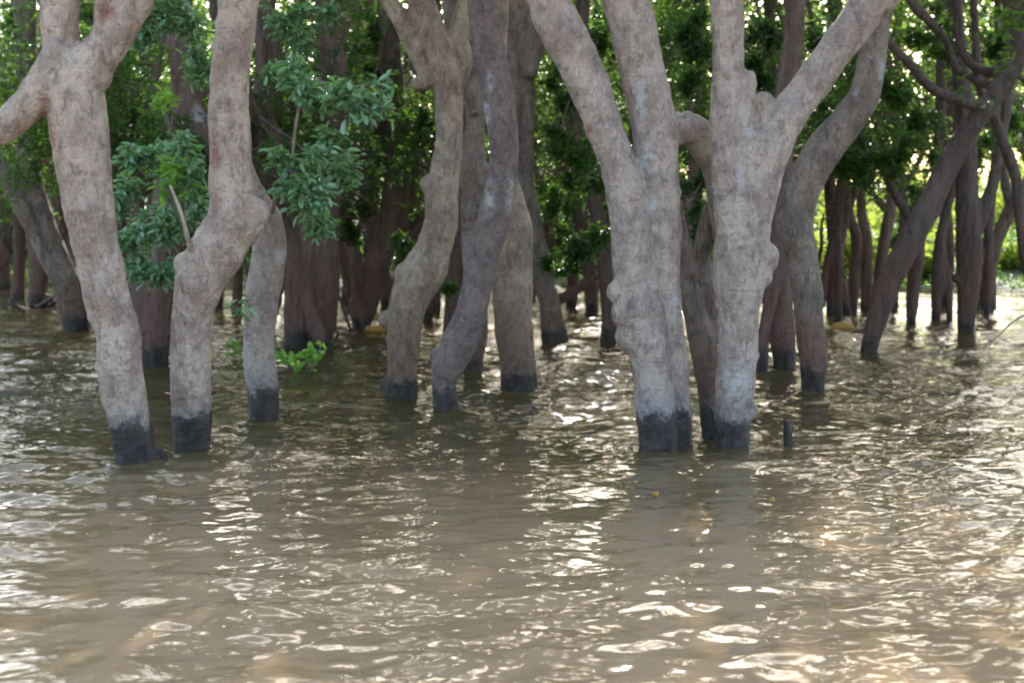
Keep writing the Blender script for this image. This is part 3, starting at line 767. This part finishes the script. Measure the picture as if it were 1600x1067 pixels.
# ------------------------------------------------------------------ background trees: five kinds, copied
def bg_kind(seed, bark, leafm, nleaf=700, low=1.2, rad=.13, stems=1, hh=3.0):
    rng = np.random.default_rng(seed)
    root = empty('tree', (0, 0, 0))
    g = Geo(); thinl = []; tips = []
    lean = rng.normal(0, .12, 2); h = hh * rng.uniform(.9, 1.1)
    P = [np.array([0, 0, -.6]), np.array([0, 0, 0])]; p = P[-1].copy(); Rr = [rad * 1.15, rad * 1.1]; r = rad
    for i in range(5):
        p = p + np.array([lean[0] + rng.normal(0, .15), lean[1] + rng.normal(0, .13), h / 5]); P.append(p.copy()); Rr.append(r * (1 - .06 * i))
    tube(g, P, Rr, 12, .12)
    for k in range(stems - 1):
        a = rng.uniform(0, 6.28); q = np.array([math.cos(a) * .12, math.sin(a) * .12, -.5]); P2 = [q]; R2 = [rad * .8]
        d = np.array([math.cos(a) * .35, math.sin(a) * .35, 1.0])
        for i in range(8):
            P2.append(P2[-1] + d * .6 + rng.normal(0, .09, 3)); R2.append(rad * (.75 - .07 * i))
        tube(g, P2, R2, 9, .12)
        for q in P2[4:]:
            grow(rng, q, rng.normal(0, .8, 3) * np.array([1, 1, .5]), .025, 1.5, thinl, tips, 1, .6, .10)
    for k in range(3):
        a = rng.uniform(0, 6.28); q = P[3 + k % 3]
        d = np.array([math.cos(a) * .6, math.sin(a) * .6, 1.0]); P2 = [q]; R2 = [r * .75]
        for i in range(5):
            d = d + rng.normal(0, .2, 3) + np.array([0, 0, .1]); d /= np.linalg.norm(d)
            P2.append(P2[-1] + d * .7); R2.append(r * (.65 - .09 * i))
            if i > 0:
                for _ in range(2):
                    dd = d * .3 + rng.normal(0, .8, 3); dd[2] *= .5
                    grow(rng, P2[-1], dd, R2[-1] * .5, 1.7, thinl, tips, 1, .6, .10)
        tube(g, P2, R2, 9, .12)
    me = fuse(g, .035); roughen(me, .014, seed, .25)
    o = part('trunk', me, M[bark], root); o['wet'] = .12
    tg = Geo()
    for P_, R_ in thinl: tube(tg, P_, R_, 5, .2)
    me2 = tg.mesh('branches'); b = part('branches', me2, M[bark], root); b['wet'] = 0.
    Tt = np.array(tips); Tt = Tt[Tt[:, 2] > low]
    C = Tt[rng.integers(0, len(Tt), nleaf)] + rng.normal(0, .27, (nleaf, 3))
    C = C[(vnoise(C * .9, 41) > .0) & ((C[:, 2] < 4.9) | (rng.random(len(C)) < .4))]
    lg = Geo(); rosettes(lg, C, rng, 6, .125, .052)
    part('crown', lg.mesh('crown'), leafm, root)
    return root

def copy_tree(src, loc, rz, sc, label, group):
    r = src.copy(); col.objects.link(r); r.location = loc; r.rotation_euler = (0, 0, rz); r.scale = (sc, sc, sc)
    tag(r, label, 'tree', group)
    for ch in src.children:
        c = ch.copy(); col.objects.link(c); c.parent = r
    return r

kinds = [bg_kind(101, 'brown', L_DARK, 2100, 2.7, .13, 1, 4.2), bg_kind(102, 'brown', L_GREEN, 1900, 2.2, .07, 3, 3.4), bg_kind(103, 'brown', L_GREEN, 1900, 2.4, .11, 2, 3.8), bg_kind(104, 'dark', L_DARK, 2800, .9, .055, 2, 2.4)]
used = set()
def place(k, x, y, rz, sc, label, group, z=0.0):
    if k not in used:
        used.add(k); r = kinds[k]; r.location = (x, y, z); r.rotation_euler = (0, 0, rz); r.scale = (sc,) * 3
        tag(r, label, 'tree', group); return r
    return copy_tree(kinds[k], (x, y, z), rz, sc, label, group)
GL = ('shadowy tree far back in the flooded wood behind the left trunks', 'shaded trees at the back left')
GC = ('shadowy tree far back behind the centre trunks', 'shaded trees at the back centre')
GR = ('backlit leafy tree behind the leaning trunk at the right', 'backlit trees at the back right')
rb = np.random.default_rng(77)
spots = []
for row, (Yr, n) in enumerate(((17.5, 7), (20.5, 9), (23.5, 10), (27, 11), (31, 11), (36, 10))):
    half = .42 * Yr
    for i in range(n):
        x = -half + 2 * half * (i + .5 + rb.uniform(-.3, .3)) / n
        y = Yr + rb.uniform(-1.2, 1.2)
        px = 800 + F * x / y
        if (840 < px < 940 and y < 25) or (px < 170 and y < 24): continue
        if px > 1240 and y < 45: continue
        spots.append((px, x, y))
for i, (px, x, y) in enumerate(spots):
    lb, gp = GL if px < 560 else GC if px < 1240 else GR
    place(int(rb.integers(0, 3 if y < 26 else 4)), x, y, rb.uniform(0, 6.28), rb.uniform(.8, 1.0) * (.85 if y < 25 else 1.), lb, gp, .0 if y < 32 else .25)
# canopy over the right side, with clear space low down behind it; off-frame side trees added to block skylight
for i, (x, y, sc) in enumerate(((5.6, 23.5, 1.25), (8.3, 24.5, 1.2), (10.4, 20.5, 1.2), (-8.2, 14.5, 1.0), (-9.5, 19.0, 1.1), (8.4, 13.8, 1.0), (4.9, 27.5, 1.1), (7.7, 29.5, 1.15), (10.6, 27.5, 1.1), (13.2, 31.5, 1.2))):
    if x < 0: place(0, x, y, 1.1 * i, sc, GL[0], GL[1])
    else: place([1, 2, 1, 0, 0, 1, 0, 2, 0, 0][i], x, y, 1.3 * i, sc, GR[0], GR[1])

# far wood that reads as one mass, seen through the gaps
def far_wood(x0, x1, y0, y1, n, mat, label, seed, hgt):
    rng = np.random.default_rng(seed); g = Geo()
    x = rng.uniform(x0, x1, n); y = rng.uniform(y0, y1, n)
    top = hgt + 1.5 * vnoise(np.stack([x * .3, y * .3, 0 * x], 1), 5)
    z = rng.uniform(.04, 1, n) ** .8 * top
    k = vnoise(np.stack([x * .8, y * .8, z * .8], 1), 6) > -.25
    C = np.stack([x, y, z + .8], 1)[k]
    rosettes(g, C, rng, 6, .34, .17)
    o = part('far_wood', g.mesh('far_wood'), mat); tag(o, label, 'wood', kind='stuff')
    g2 = Geo()
    for i in range(24):
        xx = rng.uniform(x0, x1); yy = rng.uniform(y0, y1)
        tube(g2, [(xx, yy, 0), (xx + rng.normal(0, .2), yy, 3), (xx + rng.normal(0, .6), yy, 6)], [.16, .13, .05], 7, .6)
    t = part('trunks', g2.mesh('trunks'), M['brown'], o); t.location = (0, 0, 0); t['wet'] = 0.; t['kind'] = 'stuff'
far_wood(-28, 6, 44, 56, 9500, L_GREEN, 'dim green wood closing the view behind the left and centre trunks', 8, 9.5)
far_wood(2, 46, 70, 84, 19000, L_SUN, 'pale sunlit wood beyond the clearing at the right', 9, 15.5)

def ground_cover():
    rng = np.random.default_rng(66); g = Geo(); n = 6500
    x = rng.uniform(-20, 26, n); y = 30 + rng.uniform(0, 1, n) ** 1.5 * 14 + np.where(x < 4, 2.0, 0)
    h = .12 + .25 * (vnoise(np.stack([x * .8, y * .8, 0 * x], 1), 61) + 1)
    C = np.stack([x, y, rng.uniform(.05, 1, n) * h + np.clip((y - 31) * .1, 0, .8)], 1)
    rosettes(g, C, rng, 5, .17, .06)
    o = part('undergrowth', g.mesh('undergrowth'), L_GREEN); tag(o, 'low green plants covering the far bank', 'undergrowth', kind='stuff')
ground_cover()

# bushes on the far bank
def bush(px, Y, wm, hm, mat, label, n, seed, group=None):
    rng = np.random.default_rng(seed); a = at(px, 465, Y)
    root = empty('bush', (a.x, Y, .1), label, 'bush', group)
    g = Geo(); tw = Geo()
    for k in range(7):
        c = np.array([a.x + rng.uniform(-.4, .4) * wm, Y + rng.uniform(-.4, .4) * wm * .6, rng.uniform(.2, .65) * hm])
        rr = rng.uniform(.22, .38)
        rosettes(g, blob_points(rng, c, (wm * rr, wm * rr * .8, hm * rr), n // 7, .4), rng, 6, .15, .07)
        tube(tw, [(a.x + rng.normal(0, .1), Y, -.1), (a.x * .5 + c[0] * .5, Y, c[2] * .4), c], [.03, .02, .01], 5, .2)
    part('foliage', g.mesh('foliage'), mat, root); part('stems', tw.mesh('stems'), TWIG, root)
rs = np.random.default_rng(55)
for i, px in enumerate((1262, 1300, 1345, 1390, 1430, 1475, 1520, 1560, 1600, 1650)):
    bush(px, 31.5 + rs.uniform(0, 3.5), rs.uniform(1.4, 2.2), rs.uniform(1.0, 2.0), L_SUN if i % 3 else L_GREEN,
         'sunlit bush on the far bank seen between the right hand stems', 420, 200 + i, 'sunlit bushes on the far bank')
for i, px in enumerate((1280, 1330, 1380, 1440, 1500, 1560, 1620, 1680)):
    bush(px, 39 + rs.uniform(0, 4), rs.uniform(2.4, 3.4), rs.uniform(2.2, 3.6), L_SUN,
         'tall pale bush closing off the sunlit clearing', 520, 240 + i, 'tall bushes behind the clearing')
for i, px in enumerate((-20, 90, 170, 260, 360, 470, 560, 640, 700, 780, 850, 920, 1000, 1080, 1150, 1210)):
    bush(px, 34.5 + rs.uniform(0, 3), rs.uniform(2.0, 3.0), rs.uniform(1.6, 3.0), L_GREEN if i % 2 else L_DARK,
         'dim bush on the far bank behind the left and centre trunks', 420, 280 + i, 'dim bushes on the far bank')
# hanging leaf masses between the trunks at mid depth
def hanging(label, bx, by, specs, mat, seed, bark='dark'):
    rng = np.random.default_rng(seed); Y0 = depth_of(by)
    tree([[(bx, by, 20), (bx + 3, by - 90, 20), (bx - 4, by - 220, 18), (bx + 4, 120, 18), (bx, -40, 18)]], label, bark, .12, .026, .01, seed=seed,
         sprays=specs, spraymat=mat, leafmat=mat)
hanging('slim stem clothed in sunlit green leaves left of the double grey trunk', 893, 480,
        [(880,190,17,34,50,90),(905,270,17,40,50,120),(870,330,17.5,28,44,70),(915,380,17,34,40,80),(890,425,17.5,30,20,36),(875,120,18,24,40,50),(925,60,17,40,50,90),(860,410,18,14,30,20)], L_GREEN, 301)
hanging('slim stem clothed in deep green leaves between the double grey and the forked trunk', 1092, 500,
        [(1085,60,16,34,60,90),(1075,130,16.5,26,30,40),(1088,300,16,28,40,60),(1092,370,16,24,34,40)], L_DARK, 302)
hanging('slim leafy stem between the forked trunk and the long pale limb', 1200, 495,
        [(1190,70,17,34,60,90),(1275,60,17,30,40,50),(1180,120,17,30,30,40),(1290,130,18,26,30,40)], L_DARK, 303)
hanging('slim leafy stem behind the curving brown trunk', 1300, 490,
        [(1400,150,18,50,40,110),(1340,260,19,50,40,110),(1390,240,19,46,44,100),(1310,230,19,30,40,50),(1440,200,20,40,50,80)], L_GREEN, 304)
hanging('slim leafy stem behind the crossing branches at top right', 1478, 480,
        [(1450,60,19,50,50,110),(1560,60,20,50,60,110),(1520,230,21,40,40,70),(1575,190,21,30,50,60),(1420,320,22,30,40,50)], L_GREEN, 305)
hanging('slim leafy stem in the shade at the far left edge', 28, 470,
        [(20,40,20.5,34,50,90),(40,140,20.5,40,40,90),(70,200,20.5,26,60,70),(130,20,20.5,40,30,50)], L_DARK, 306)
hanging('slim leafy stem behind the leafy sprays left of centre', 575, 470,
        [(560,60,20.5,40,60,110),(570,110,20.5,30,30,50),(660,210,19,24,60,50),(560,330,20,30,50,50)], L_DARK, 307)

def lime(px, py, Y, n, label):
    rng = np.random.default_rng(int(px * 3)); c = at(px, py, Y)
    b = [t for t in TREES if t['label'].startswith('broad red-brown')][0]
    g = Geo(); C = blob_points(rng, c, (.13, .12, .16), n, .5)
    rosettes(g, C, rng, 5, .12, .045); o = part('young_shoot', g.mesh('young_shoot'), L_LIME, b)
    tw = Geo(); hub = np.array(c) + np.array([.02, .05, -.25])
    for q in C: tube(tw, [hub, (hub + q) / 2 + rng.normal(0, .02, 3), q], [.005, .004, .002], 4, .1, cap=False)
    t = part('twigs', tw.mesh('twigs'), TWIG, o); t.location = (0, 0, 0)
lime(266, 265, 11.7, 7, ''); lime(262, 165, 11.8, 5, ''); lime(283, 300, 11.7, 5, '')

build_water()
